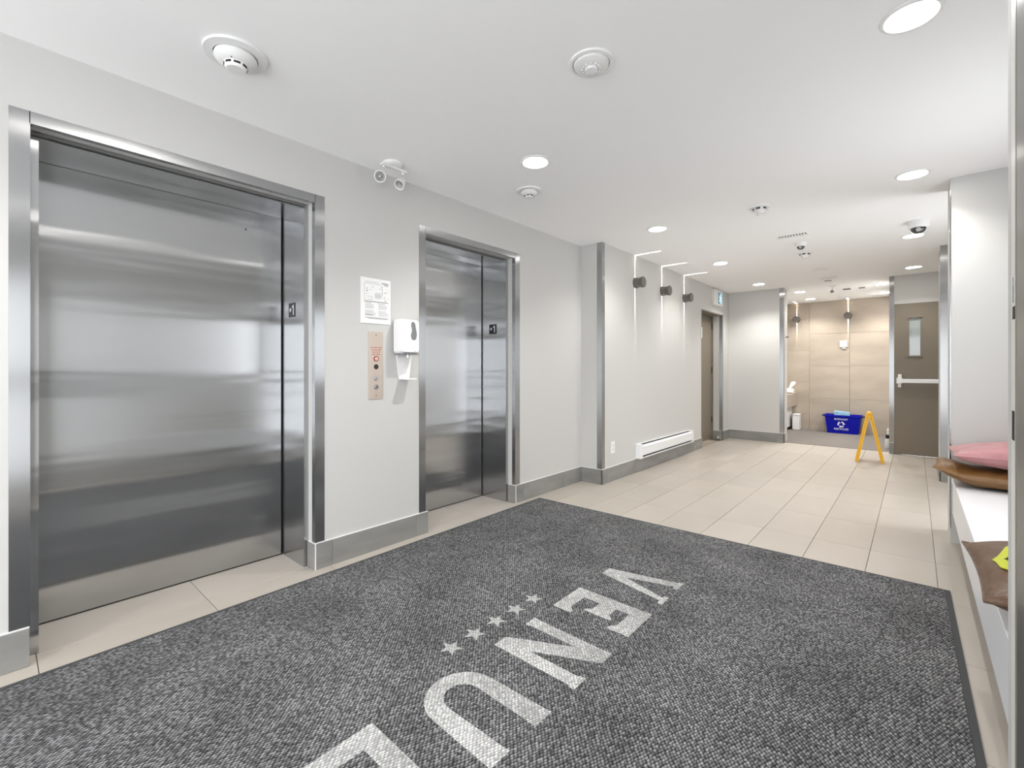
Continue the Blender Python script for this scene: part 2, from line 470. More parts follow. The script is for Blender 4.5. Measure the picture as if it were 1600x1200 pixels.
# ------------------------------------------------------------ lifts
FX = -.082; DX = -.375
def lift(name, ya, yb, ca, cb, label):
    root = thing(name, (DX, (ya+yb)/2, 0), label, None, kind='structure')
    CH_ = HD-.028
    f = boxes((DX+.004, FX, ya+.001, ca, 0, HD-.006), (DX+.004, FX, cb, yb-.001, 0, HD-.006), (DX+.004, FX, ca, cb, CH_, HD-.006))
    mk('door_frame', f, 'steel', root)
    mk('door_panel', boxes((DX-.03, DX, ca-.02, cb-.010, .006, 2.128), bevel=.001), 'steel', root)
    mk('dark_gap', boxes((DX-.06, DX-.031, ya-.0, yb, 0, HD-.006), (DX-.03, DX-.004, cb-.009, cb, .0, CH_), (DX-.03, DX-.001, ca-.01, cb, .0, .005)), 'steel_dark', root)
    p = mk('number_plate', boxes((-.284, -.194, cb-.002, cb, 1.477, 1.563), bevel=.0006, seg=1), 'black', root)
    g = prism([(.0015, -.031), (.0105, -.031), (.0105, .031), (.004, .031), (-.0125, .019), (-.0125, .011), (.0015, .018)], .0006, fr_front(-.224, 1.52, cb-.0021))
    st = [(.016*math.cos(PI/2+i*PI/5)*(1 if i % 2 == 0 else .45), .016*math.sin(PI/2+i*PI/5)*(1 if i % 2 == 0 else .45)) for i in range(10)]
    g = join(g, prism(st, .0006, fr_front(-.259, 1.522, cb-.0021)))
    q = mk('plate_lettering', g, 'white_print', p)
    return root
r1 = lift('door_1', E1[0], E1[1], .138, 1.222, 'wide stainless lift door with plate marked star 1')
r2 = lift('door_2', E2[0], E2[1], 2.075, 2.992, 'narrow stainless lift door beside the sanitizer dispenser')
mk('keyhole', lathe([(.0045, 0), (.0045, .0012), (0, .0012)], 10, axis='X', origin=(DX, 1.01, 1.99)), 'black', r1)

# ------------------------------------------------------------ service door (recessed)
d3 = thing('door_3', (.08, 7.43, 0), 'recessed taupe metal service door below the exit sign', None, kind='structure')
mk('door_leaf', boxes((.035, .078, 6.97, 7.915, .008, 2.03), bevel=.002), 'taupe', d3)
mk('door_frame', boxes((.02, .246, 6.931, 6.968, 0, HD3-.002), (.02, .10, 7.916, 7.929, 0, HD3-.002), (.02, .246, 6.968, 7.90, 2.032, HD3-.002)), 'brown_frame', d3)
for z in (.28, 1.1, 1.82):
    mk('hinge', boxes((.078, .089, 7.902, 7.915, z, z+.10), bevel=.001), 'steel_dark', d3)
mk('card_plate', boxes((.247, .256, 6.90, 6.945, 1.62, 1.78), bevel=.002), 'offwhite', d3)
ds = thing('door_stop', (.24, 7.80, 0), 'small chrome door stop at the baseboard beside the service door', 'door stop')
mk('stop_ball', lathe([(0, -.03), (.02, -.024), (.03, 0), (.02, .024), (0, .03)], 16, origin=(.19, 7.868, .046)), 'chrome', ds, smooth=True)
mk('stop_stem', lathe([(.010, 7.880), (.010, 7.9175), (.02, 7.9178), (.02, 7.9179)], 12, axis='Y', origin=(.19, 0, .046)), 'chrome', ds, smooth=True)

# ------------------------------------------------------------ exit door with panic bar
d4 = thing('door_4', (2.86, 8.22, 0), 'taupe exit door with narrow window and white push bar', None, kind='structure')
Y4 = 8.195
mk('door_leaf', boxes((2.402, 2.558, Y4, Y4+.045, .006, 2.047), (2.667, 3.305, Y4, Y4+.045, .006, 2.047),
                      (2.558, 2.667, Y4, Y4+.045, .006, 1.345), (2.558, 2.667, Y4, Y4+.045, 1.855, 2.047)), 'taupe', d4)
wf = mk('window_frame', boxes((2.546, 2.558, Y4-.008, Y4, 1.333, 1.867), (2.667, 2.679, Y4-.008, Y4, 1.333, 1.867),
                              (2.540, 2.685, Y4-.020, Y4, 1.855, 1.872), (2.532, 2.690, Y4-.018, Y4, 1.330, 1.345)), 'brown_frame', d4)
mk('pane', boxes((2.558, 2.667, Y4+.018, Y4+.026, 1.345, 1.855)), 'glass_panel', wf)
pb = mk('panic_bar', boxes((2.475, 3.26, Y4-.075, Y4-.035, .975, 1.030), bevel=.006), 'white_metal', d4)
mk('bar_head', boxes((2.425, 2.485, Y4-.062, Y4, .965, 1.045), (2.440, 2.475, Y4-.045, Y4, .915, .966), (2.440, 2.478, Y4-.045, Y4, 1.044, 1.092), (3.24, 3.28, Y4-.06, Y4, .965, 1.04), bevel=.004), 'white_metal', pb)

# ------------------------------------------------------------ near door jamb pieces at the right edge
nj = thing('door_jamb', (2.785, 1.6, 0), 'pale door jamb with steel edge at the right edge of the photo', 'door jamb')
mk('jamb_strip', boxes((2.7890, 2.79, 1.600, 1.658, 0, C-.001)), 'offwhite', nj)
mk('steel_channel', boxes((2.7885, 2.79, 1.582, 1.598, 0, C-.001)), 'brown_frame', nj)
mk('steel_cover', boxes((2.787, 2.7899, 1.44, 1.562, 0, C-.001), bevel=.001), 'steel_grey', nj)
mk('strike_plate', boxes((2.7878, 2.7889, 1.61, 1.640, .99, 1.06)), 'steel_dark', nj)
mk('strike_plate', boxes((2.7878, 2.7889, 1.603, 1.632, 1.28, 1.31)), 'steel_dark', nj)
mk('latch_cover', boxes((2.7878, 2.7889, 1.606, 1.632, 1.32, 1.38)), 'steel_bright', nj)

# ------------------------------------------------------------ bench
be = thing('bench', (3.1, 3.0, 0), 'long white floating bench along the right-hand niche', 'bench')
mk('bench_top', boxes((2.795, 3.41, 1.722, 4.246, .405, .450), bevel=.002), 'bench', be)
mk('front_panel', boxes((2.800, 2.820, 1.722, 4.248, .200, .404)), 'bench', be)
mk('support', boxes((3.25, 3.41, 1.722, 4.248, .0, .404)), 'bench', be)
mk('underside', boxes((2.821, 3.249, 1.722, 4.248, .200, .215)), 'bench', be)

# ------------------------------------------------------------ entrance mat with lettering
A = .013
mr = Matrix.Rotation(A, 4, 'Z')
mx0, mx1, my0, my1 = .075, 2.750, -1.9, 3.335
org = Vector((2.75, 3.305, 0))
def rot(p): return mr @ (Vector(p)-org)+org
def mat_box(*b):
    bm = boxes(*b)
    for v in bm.verts: v.co = rot(v.co)
    return bm
rug = thing('entrance_mat', (1.4, 1.0, 0), 'large charcoal woven entrance mat with pale VENUE lettering', 'mat')
f = .024
my1 = 3.305
mk('mat_pile', mat_box((mx0+f, mx1-f, my0+f, my1-f, .0003, .009)), 'carpet', rug)
mk('rubber_edge', mat_box((mx0, mx0+f, my0, my1, .0003, .006), (mx1-f, mx1, my0, my1, .0003, .006),
                          (mx0+f, mx1-f, my1-f, my1, .0003, .006), (mx0+f, mx1-f, my0, my0+f, .0003, .006)), 'rubber', rug)
def ground(u, v, w_): return Vector((v, -u, .0088+w_))       # read along -Y, up is +X
def uv(pts): return [(-y, x) for x, y in pts]                 # (X, Y) floor points to drawing plane
glyph = {
 'V': [(1.282, 2.37), (1.282, 2.288), (1.655, 2.205), (1.655, 2.175), (1.680, 2.170), (1.680, 2.262), (1.655, 2.258), (1.655, 2.240),
       (1.41, 2.325), (1.655, 2.395), (1.655, 2.368), (1.680, 2.365), (1.680, 2.462), (1.655, 2.458), (1.655, 2.448)],
 'E': [(1.282, 2.060), (1.282, 1.818), (1.385, 1.818), (1.385, 1.835), (1.357, 1.868), (1.357, 1.985), (1.445, 1.985), (1.445, 1.915), (1.418, 1.895), (1.418, 1.880), (1.560, 1.880),
       (1.560, 1.895), (1.535, 1.915), (1.535, 1.985), (1.604, 1.985), (1.604, 1.865), (1.580, 1.835), (1.580, 1.815), (1.684, 1.815), (1.684, 2.055)],
 'N': [(1.288, 1.672), (1.288, 1.600), (1.312, 1.600), (1.312, 1.606), (1.555, 1.606), (1.288, 1.470), (1.288, 1.396), (1.312, 1.396), (1.664, 1.396), (1.664, 1.388), (1.690, 1.388),
       (1.690, 1.466), (1.664, 1.466), (1.664, 1.458), (1.425, 1.458), (1.690, 1.585), (1.690, 1.662), (1.664, 1.662), (1.312, 1.668)],
}
E_ = [(x, y-1.235) for x, y in glyph['E']]
def U_pts():
    y1, y0, w_ = 1.238, .962, .070
    cy = (y0+y1)/2; R = (y1-y0)/2; zc = 1.285+R
    p = [(1.692, y1+.010), (1.692, y1-w_-.006), (1.668, y1-w_-.004)]
    ri = R-w_
    for i in range(13):
        a = PI*i/12
        p.append((zc-ri*math.sin(a)*1.1, cy+ri*math.cos(a)))
    p += [(1.668, y0+w_+.004), (1.692, y0+w_+.006), (1.692, y0-.010), (1.668, y0-.008)]
    for i in range(17):
        a = PI-PI*i/16
        p.append((zc-R*math.sin(a), cy+R*math.cos(a)))
    p += [(1.668, y1+.008)]
    return p
glyph['U'] = U_pts()
for g_ in (glyph['V'], glyph['E'], glyph['N'], glyph['U'], E_):
    mk('letter', prism(uv(g_), .0009, ground), 'letter', rug)
for i in range(5):
    cy = 1.806-.1357*i; cx = 1.170
    pts = []
    for q in range(10):
        a = q*PI/5+PI
        r = .050 if q % 2 == 0 else .021
        pts.append((cx+r*math.cos(a), cy+r*math.sin(a)))
    mk('star', prism(uv(pts), .0009, ground), 'letter', rug)

# ------------------------------------------------------------ ceiling downlights
def downlight(label, loc, group):
    r = thing('downlight', (0, 0, 0), label, 'ceiling light', group)
    mk('trim_ring', lathe([(.074, -.003), (.078, -.007), (.088, -.005), (.092, 0), (.092, .002), (.074, .002)], 40, cap=False), 'white', r, org=(0, 0, 0), smooth=True)
    mk('diffuser', lathe([(0, -.0025), (.074, -.0025), (.074, .001), (0, .001)], 40), 'diffuser', r, org=(0, 0, 0))
    r.location = loc; ORG[r.name] = Vector(loc)
    return r
LG = 'round recessed downlights in the ceiling'
lights = [(.85, 2.227, 'front downlight of the left row, nearest the camera and near the small detector'),
          (.85, 4.02, 'second downlight of the left row, near the wall step'),
          (.85, 5.82, 'third downlight of the left row, level with the three wall lamps'),
          (.85, 7.63, 'last downlight of the left row, before the far white wall'),
          (2.60, 4.00, 'largest downlight on the right, near the bench wall corner'),
          (2.60, 5.83, 'downlight half hidden behind the large dome camera'),
          (2.60, 7.63, 'downlight in front of the exit door'),
          (1.185, 8.84, 'front left downlight inside the alcove'),
          (1.185, 9.86, 'rear left downlight in the alcove above the tilted wall lamp'),
          (2.235, 8.82, 'front right downlight inside the alcove'),
          (2.235, 9.86, 'rear right downlight in the alcove beside the steel guard'),
          (2.60, 2.20, 'downlight above the bench niche, high at the right'),
          (.85, .43, 'downlight in front of the wide lift, above the frame'),
          (2.60, .43, 'downlight right above the camera'),
          (.85, -1.4, 'downlight behind the camera on the left'), (2.6, -1.4, 'downlight behind the camera on the right')]
dl0 = None
for x, y, lab in lights:
    if dl0 is None: dl0 = downlight(lab, (x, y, C-.001), LG)
    else: copy_tree(dl0, (x, y, C-.001), lab, LG)
    ld = bpy.data.lights.new('downlight_lamp', 'SPOT'); ld.shadow_soft_size = .012
    ld.energy = LAMP_W*(1.5 if x < 1 and 7 < y < 8 else 1.25 if x < 1 and y < 3 else .85 if x < 1 else 1.5 if y > 8 else .68); ld.color = (1, .98, .955) if y > 3 else (1, .99, .975)
    ld.spot_size = math.radians(132); ld.spot_blend = .8
    lo = bpy.data.objects.new('downlight_lamp', ld); COL.objects.link(lo); lo.location = (x, y, C-.022)

# ------------------------------------------------------------ wall lamps with narrow slots (light leaves only through the slots)
def sconce(loc, rz, label, group):
    r = thing('wall_lamp', (0, 0, 0), label, 'wall lamp', group)
    prof = [(.024, .0), (.060, .0), (.061, .010), (.058, .022), (.0535, .038), (.052, .050), (.0535, .062), (.058, .078), (.061, .090), (.060, .100)]
    inner = [(.036, .092), (.036, .008)]
    ga = .048
    bm = bmesh.new()
    for a0 in (PI/2+ga, 3*PI/2+ga):
        lathe(prof[1:]+inner+[prof[1]], 20, a0, a0+PI-2*ga, bm, axis='X')
    mk('lamp_body', bm, 'bronze', r, org=(0, 0, 0), smooth=True)
    mk('front_disc', lathe([(0, .098), (.060, .098), (.060, .104), (.056, .107), (0, .107)], 32, axis='X'), 'bronze', r, org=(0, 0, 0), smooth=True)
    r.location = loc; r.rotation_euler = (0, 0, rz); ORG[r.name] = Vector(loc)
    return r
SG = 'dark round wall lamps with up and down beams'
s0 = None
spots = [(.246, 4.80, 2.130, 0, 'dark round wall lamp nearest the steel wall guard, first of the row'),
         (.246, 5.53, 2.130, 0, 'dark round wall lamp in the middle of the row of three'),
         (.246, 6.26, 2.130, 0, 'dark round wall lamp nearest the exit sign'),
         (.885, 10.399, 2.125, -PI/2, 'dark round wall lamp on the alcove stone wall, left one'),
         (1.695, 10.399, 2.140, -PI/2, 'dark round wall lamp on the stone wall above the small white box')]
for x, y, z, rz, lab in spots:
    if s0 is None: s0 = sconce((x, y, z), rz, lab, SG)
    else:
        c = copy_tree(s0, (x, y, z), lab, SG); c.rotation_euler = (0, 0, rz)
    ld = bpy.data.lights.new('wall_lamp_bulb', 'POINT'); ld.energy = 16 ; ld.shadow_soft_size = .0015; ld.color = (1, .86, .74)
    lo = bpy.data.objects.new('wall_lamp_bulb', ld); COL.objects.link(lo)
    lo.location = (x+.05*math.cos(rz), y+.05*math.sin(rz), z)

# ------------------------------------------------------------ ceiling devices
def on_ceiling(name, parts, loc, label, cat, group=None, rz=0):
    r = thing(name, (0, 0, 0), label, cat, group)
    for nm, bm, m, sm in parts: mk(nm, bm, m, r, org=(0, 0, 0), smooth=sm)
    r.location = loc; r.rotation_euler = (0, 0, rz); ORG[r.name] = Vector(loc)
    return r
Z = C-.0005
def slots(rad, z0, z1, n, frac, phase=0., th=.0035):
    bm = bmesh.new()
    for i in range(n):
        a = phase+2*PI*i/n
        lathe([(rad-.004, z0), (rad+th, z0), (rad+th, z1), (rad-.004, z1), (rad-.004, z0)], 5, a, a+2*PI/n*frac, bm)
    return bm
def smoke_detector(loc, label, s=1., rz=0, wide=True):
    P = [('base_ring', lathe([((.115 if wide else .085)*s, 0), ((.113 if wide else .083)*s, -.010*s), (.080*s, -.012*s), (.078*s, 0)], 40), 'white', True),
         ('detector_body', lathe([(.074*s, -.003*s), (.078*s, -.02*s), (.066*s, -.036*s), (.044*s, -.044*s), (.040*s, -.058*s), (.034*s, -.064*s), (0, -.065*s)], 40), 'white', True),
         ('sensor_slot', slots(.0395*s, -.055*s, -.046*s, 8, .72), 'black', False),
         ('indicator', lathe([(.002*s, -.0415*s), (.002*s, -.046*s), (0, -.046*s)], 8, origin=(.052*s*math.cos(-.9), .052*s*math.sin(-.9), 0)), 'black', False)]
    return on_ceiling('smoke_detector', P, loc, label, 'smoke detector', 'white smoke detectors on the ceiling', rz)
smoke_detector((.535, .665, Z), 'large white smoke detector above the wide lift, at the top left', 1.0, .3)
smoke_detector((.53, 2.56, Z), 'white smoke detector just beyond the front left downlight', .80, .2)
smoke_detector((1.70, 7.74, Z), 'small distant white smoke detector at the alcove entrance', .9, 0)
def heat_detector(loc, label, s=1.):
    rib = bmesh.new()
    for i in range(12):
        a = 2*PI*i/12
        x, y = .036*s*math.cos(a), .036*s*math.sin(a)
        bx(rib, x-.003, x+.003, y-.003, y+.003, -.030*s, -.022*s)
    P = [('base_ring', lathe([(.092*s, 0), (.090*s, -.008*s), (.078*s, -.010*s), (.074*s, 0)], 40), 'white', True),
         ('detector_body', lathe([(.074*s, -.002), (.070*s, -.016*s), (.050*s, -.024*s), (.026*s, -.026*s), (.024*s, -.036*s), (0, -.038*s)], 40), 'white', True),
         ('ribs', rib, 'offwhite', False)]
    return on_ceiling('heat_detector', P, loc, label, 'heat detector')
heat_detector((1.595, 1.66, Z), 'plain white domed detector at the top centre of the ceiling', 1.0)
def sprinkler(loc, label, s=1.):
    cage = bmesh.new()
    for i in range(3):
        a = 2*PI*i/3+.3
        for k_ in range(6):
            t0, t1 = k_/6, (k_+1)/6
            p0 = Vector((.045*s*math.cos(a)*(1-t0*.35), .045*s*math.sin(a)*(1-t0*.35), -.05*s*t0-.008))
            bx(cage, p0.x-.003, p0.x+.003, p0.y-.003, p0.y+.003, p0.z-.011*s, p0.z)
    P = [('ceiling_plate', lathe([(.075*s, 0), (.074*s, -.006*s), (.055*s, -.010*s), (.050*s, 0)], 36), 'white', True),
         ('sensor_body', lathe([(.050*s, -.004), (.046*s, -.028*s), (.030*s, -.034*s), (.028*s, -.052*s), (0, -.054*s)], 36), 'white', True),
         ('sensor_slot', slots(.0465*s, -.024*s, -.012*s, 6, .6, .2), 'black', False),
         ('cage', cage, 'offwhite', False)]
    return on_ceiling('ceiling_sensor', P, loc, label, 'sensor', 'white ceiling sensors with dark slots')
sprinkler((1.69, 4.02, Z), 'white slotted ceiling sensor in front of the small air vent')
sprinkler((1.70, 5.93, Z), 'white slotted ceiling sensor just behind the small dome camera')
# air vent
vb = boxes((-.13, .13, -.055, -.045, -.008, 0), (-.13, .13, .045, .055, -.008, 0), (-.13, -.118, -.045, .045, -.008, 0), (.118, .13, -.045, .045, -.008, 0))
sl = boxes(*[(-.118+.0235*i, -.106+.0235*i, -.045, .045, -.007, -.001) for i in range(10)])
on_ceiling('air_vent', [('vent_frame', vb, 'white', False), ('vent_back', boxes((-.118, .118, -.045, .045, -.001, 0)), 'vent_dark', False), ('slats', sl, 'white', False)],
           (1.73, 5.05, Z), 'small white slatted air vent in the ceiling', 'air vent')
on_ceiling('access_plate', [('plate', boxes((-.09, .09, -.06, .06, -.004, 0), bevel=.001), 'white', False)], (1.70, 7.03, Z), 'faint white cover plate flush on the ceiling', 'cover plate')
# dome cameras
def dome(loc, label, s, rz):
    P = [('camera_housing', lathe([(.070*s, 0), (.072*s, -.006*s), (.068*s, -.045*s), (.054*s, -.058*s), (.050*s, -.058*s)], 40), 'white', True),
         ('dome_glass', lathe([(.050*s, -.056*s), (.050*s, -.060*s), (.046*s, -.078*s), (.034*s, -.092*s), (.016*s, -.100*s), (0, -.102*s)], 40), 'lens', True),
         ('camera_lens', lathe([(.016*s, 0), (.016*s, .012*s), (.009*s, .014*s), (0, .010*s)], 20, axis='Y', origin=(0, -.058*s, -.079*s)), 'reflector', True)]
    return on_ceiling('dome_camera', P, loc, label, 'security camera', 'white dome security cameras with dark glass', rz)
dome((2.635, 5.30, Z), 'larger white dome camera near the bench wall at the right', 1.05, 0)
dome((1.745, 5.42, Z), 'smaller white dome camera near the middle of the ceiling', .68, 0)
# twin-head emergency lights
def lamp_head(p, d, s, parent):
    """one round lamp head at p pointing along d"""
    d = Vector(d).normalized(); q = Vector((0, 0, 1)).rotation_difference(d).to_matrix().to_4x4()
    def place(bm):
        bmesh.ops.transform(bm, matrix=Matrix.Translation(p) @ q, verts=bm.verts); return bm
    h = mk('lamp_head', place(lathe([(.012*s, -.035*s), (.026*s, -.030*s), (.034*s, -.005*s), (.036*s, .022*s), (.031*s, .022*s), (.029*s, .014*s)], 28, cap=False)), 'white', parent, smooth=True)
    mk('lamp_reflector', place(lathe([(.030*s, .015*s), (.020*s, .004*s), (.009*s, -.004*s), (.008*s, .010*s), (0, .012*s)], 24, cap=False)), 'reflector', h, smooth=True)
    return h
em = thing('emergency_light', (.17, 1.63, C), 'white twin-head emergency light between the two lifts, on the ceiling edge', 'emergency light')
mk('ceiling_base', lathe([(.060, C-.0005), (.060, C-.012), (.050, C-.020), (0, C-.021)], 32, origin=(.17, 1.66, 0)), 'white', em, smooth=True)
mk('bracket', boxes((.155, .185, 1.58, 1.76, C-.034, C-.020), bevel=.003), 'white', em)
for yy, zz in ((1.60, 2.375), (1.74, 2.372)):
    mk('swivel', lathe([(.009, zz+.022), (.009, C-.03), (0, C-.03)], 12, origin=(.165, yy, 0)), 'white', em, smooth=True)
lamp_head(Vector((.12, 1.602, 2.355)), (2.45, -1.6, -1.15), 1.0, em)
lamp_head(Vector((.13, 1.745, 2.350)), (.35, -.9, -.9), .95, em)
# pendant emergency light deep in the room
e2 = thing('emergency_light', (1.66, 8.55, C), 'small grey emergency lamp hanging at the alcove entrance ceiling', 'emergency light')
mk('ceiling_base', lathe([(.055, C-.0005), (.050, C-.012), (.012, C-.022), (.010, C-.060), (0, C-.060)], 24, origin=(1.66, 8.55, 0)), 'white', e2, smooth=True)
lamp_head(Vector((1.66, 8.53, C-.085)), (.1, -1, -.35), .75, e2)
for i, (x, wd) in enumerate(((1.80, .11), (1.99, .09))):
    g_ = [(x-wd/2, x+wd/2, 8.93, 9.07, C-.006, C-.0005)]
    v_ = thing('air_vent', (x, 9.0, C), ['flat grey vent in the alcove ceiling, left of a pair', 'flat grey vent in the alcove ceiling, right of a pair'][i], 'air vent')
    mk('vent_plate', boxes(*g_, bevel=.001), 'offwhite', v_)
    mk('slats', boxes(*[(x-wd/2+.008, x+wd/2-.008, 8.945+.018*k_, 8.953+.018*k_, C-.008, C-.006) for k_ in range(7)]), 'vent_dark', v_)
sm4 = smoke_detector((1.67, 10.02, Z), 'flat round detector on the alcove ceiling near the stone wall', .62, 0)

# ------------------------------------------------------------ items on the lift pier
po = thing('notice', (.001, 1.6475, 1.45), 'white paper notice with a floor plan above the lift call panel', 'notice')
mk('sheet', boxes((.0005, .004, 1.538, 1.757, 1.453, 1.742)), 'paper', po)
F = fr_left(1.538, 1.453, .0041)
def strip(u0, u1, v0, v1): 
    return prism([(u0, v0), (u1, v0), (u1, v1), (u0, v1)], .0003, F)
ln = [strip(.03, .13, .263, .2645), strip(.15, .20, .262, .266), strip(.165, .20, .255, .258), strip(.17, .20, .249, .251),
      strip(.025, .20, .138, .142), strip(.03, .075, .128, .1305), strip(.12, .175, .128, .1305),
      strip(.03, .205, .036, .039), strip(.05, .19, .030, .0325), strip(.03, .085, .053, .0555),
      strip(.025, .0262, .145, .255), strip(.155, .1562, .18, .245), strip(.03, .155, .252, .2532), strip(.045, .08, .152, .1535), strip(.08, .0813, .152, .17), strip(.045, .08, .17, .1712)]
mk('bold_print', join(*ln), 'print', po)
lg = []
rr = random.Random(4)
for col in (0, 1):
    for i in range(10):
        if i in (4,): continue
        u0 = .032+col*.095
        lg.append(strip(u0, u0+.055+rr.random()*.022, .118-.0075*i, .1205-.0075*i))
for i in range(9):
    lg.append(strip(.10, .15, .165+.003*i, .1662+.003*i))
for i in range(14):
    u, v = .03+rr.random()*.16, .15+rr.random()*.1
    lg.append(strip(u, u+.012+rr.random()*.02, v, v+.0015))
mk('fine_print', join(*lg), 'print_light', po)
dk = []
for u, v, s_ in ((.045, .222, .005), (.045, .205, .006), (.04, .185, .004), (.178, .150, .006), (.172, .178, .004), (.172, .168, .003), (.11, .195, .004), (.155, .195, .004), (.085, .235, .003), (.14, .232, .003), (.15, .24, .004), (.195, .225, .003)):
    dk.append(strip(u-s_/2, u+s_/2, v-s_/2, v+s_/2))
mk('plan_symbols', join(*dk), 'black', po)

cp = thing('call_panel', (.003, 1.6475, .968), 'warm steel lift call panel between the two lifts', 'call panel')
mk('face_plate', boxes((.0005, .004, 1.595, 1.699, .968, 1.402), bevel=.0008, seg=1), 'call_plate', cp)
ks = mk('key_switch', lathe([(.0175, .004), (.0175, .008), (.012, .009), (.012, .006)], 28, axis='X', origin=(0, 1.648, 1.228)), 'red_key', cp, smooth=True)
mk('key_core', lathe([(.0120, .004), (.0120, .0078), (0, .0078)], 20, axis='X', origin=(0, 1.648, 1.228)), 'keylight', ks)
mk('key_slot', boxes((.0078, .0084, 1.6465, 1.6495, 1.222, 1.234)), 'red_key', ks)
mk('dark_window', lathe([(.0165, .004), (.0165, .0055), (0, .0055)], 28, axis='X', origin=(0, 1.648, 1.176)), 'black', cp)
for z, up in ((1.102, 1), (1.046, -1)):
    b_ = mk('call_button', lathe([(.0165, .004), (.0165, .0055), (.0145, .0055), (.0140, .0045), (.0135, .0085), (.0125, .0095), (0, .0095)], 28, axis='X', origin=(0, 1.650, z)), 'steel_bright', cp, smooth=True)
    mk('arrow', prism([(-.005, -.004*up), (.005, -.004*up), (0, .005*up)], .0005, fr_left(1.650, z, .0096)), 'steel_dark', b_)
for z in (1.379, .991):
    mk('screw', lathe([(.0035, .004), (.0035, .0052), (0, .0054)], 10, axis='X', origin=(0, 1.648, z)), 'steel_dark', cp)
tx = []
for i, s_ in enumerate(('IN CASE OF FIRE', 'DO NOT USE', 'ELEVATOR', 'USE STAIRS')):
    tx.append(text_bm(s_, .0115, fr_left(1.648, 1.299-.0145*i, .0041), t=.0004))
mk('red_lettering', join(*tx), 'red', cp)

sd = thing('sanitizer_dispenser', (.0, 1.86, 1.09), 'white wall sanitizer dispenser beside the narrow lift', 'dispenser')
def rounded(y0, y1, z0, z1, x0, x1, r, m_, par, nm, taper=.012):
    """rounded-rectangle body, slightly domed towards +X"""
    bm = bmesh.new(); rings = []
    for x, ins in ((x0, 0), (x0+(x1-x0)*.55, 0), (x0+(x1-x0)*.85, taper*.35), (x1, taper)):
        ring = []
        for (cy_, cz_, a0) in ((y1-r, z1-r, 0), (y0+r, z1-r, PI/2), (y0+r, z0+r, PI), (y1-r, z0+r, 3*PI/2)):
            for k_ in range(6):
                a = a0+PI/2*k_/5
                ring.append(bm.verts.new((x, cy_+(r-ins)*math.cos(a), cz_+(r-ins)*math.sin(a))))
        rings.append(ring)
    n = len(rings[0])
    for a, b in zip(rings, rings[1:]):
        for i in range(n): bm.faces.new((a[i], a[(i+1) % n], b[(i+1) % n], b[i]))
    bm.faces.new(rings[0][::-1]); bm.faces.new(rings[-1])
    return mk(nm, bm, m_, par, smooth=True)
rounded(1.773, 1.923, 1.262, 1.494, .014, .105, .026, 'white', sd, 'dispenser_cover')
pts = [(-.018, -.052), (0, -.062), (.018, -.052), (.024, -.020), (.016, .020), (.010, .048), (-.006, .060), (-.018, .052), (-.020, .030), (-.014, .0), (-.022, -.026)]
def smooth_loop(p, n=5):
    out = []
    for i in range(len(p)):
        a, b, c_, d_ = p[i-1], p[i], p[(i+1) % len(p)], p[(i+2) % len(p)]
        for k_ in range(n):
            t = k_/n
            out.append(tuple(.5*(2*b[q]+(c_[q]-a[q])*t+(2*a[q]-5*b[q]+4*c_[q]-d_[q])*t*t+(3*b[q]-a[q]-3*c_[q]+d_[q])*t**3) for q in (0, 1)))
    return out
pts = smooth_loop(pts)
mk('level_window', prism(pts, .002, fr_left(1.868, 1.415, .1045)), 'window_grey', sd)
mk('sensor_dot', boxes((.105, .1062, 1.866, 1.869, 1.300, 1.303), (.105, .1062, 1.874, 1.884, 1.279, 1.281)), 'print', sd)
mk('wall_plate', prism([(-.060, .165), (.060, .165), (.055, .10), (.040, 0), (-.040, 0), (-.055, .10)], .008, fr_left(1.862, 1.094, .001)), 'white', sd)
mk('nozzle', lathe([(.007, 1.238), (.007, 1.262), (.010, 1.264), (0, 1.264)], 14, origin=(.060, 1.852, 0)), 'chrome', sd, smooth=True)
mk('underside', boxes((.012, .100, 1.785, 1.912, 1.256, 1.264), bevel=.002), 'window_grey', sd)
mk('drip_tray', boxes((.004, .095, 1.822, 1.902, 1.090, 1.096), (.088, .095, 1.822, 1.902, 1.096, 1.101), (.004, .09, 1.822, 1.827, 1.096, 1.101), (.004, .09, 1.897, 1.902, 1.096, 1.101), bevel=.001, seg=1), 'white', sd)

# ------------------------------------------------------------ outlet, heater, exit sign on the stepped-out wall
X2 = .2455
ol = thing('wall_outlet', (X2, 4.285, .285), 'white wall outlet beside the baseboard heater', 'outlet')
mk('cover_plate', boxes((X2, X2+.006, 4.245, 4.325, .287, .408), bevel=.0025), 'white', ol)
mk('socket', boxes((X2+.006, X2+.009, 4.268, 4.302, .352, .386), (X2+.006, X2+.009, 4.268, 4.302, .308, .342), bevel=.001, seg=1), 'offwhite', ol)
mk('pin_slots', boxes(*[(X2+.009, X2+.0095, y_, y_+.002, z_, z_+.009) for y_ in (4.277, 4.291) for z_ in (.366, .322)]), 'print', ol)

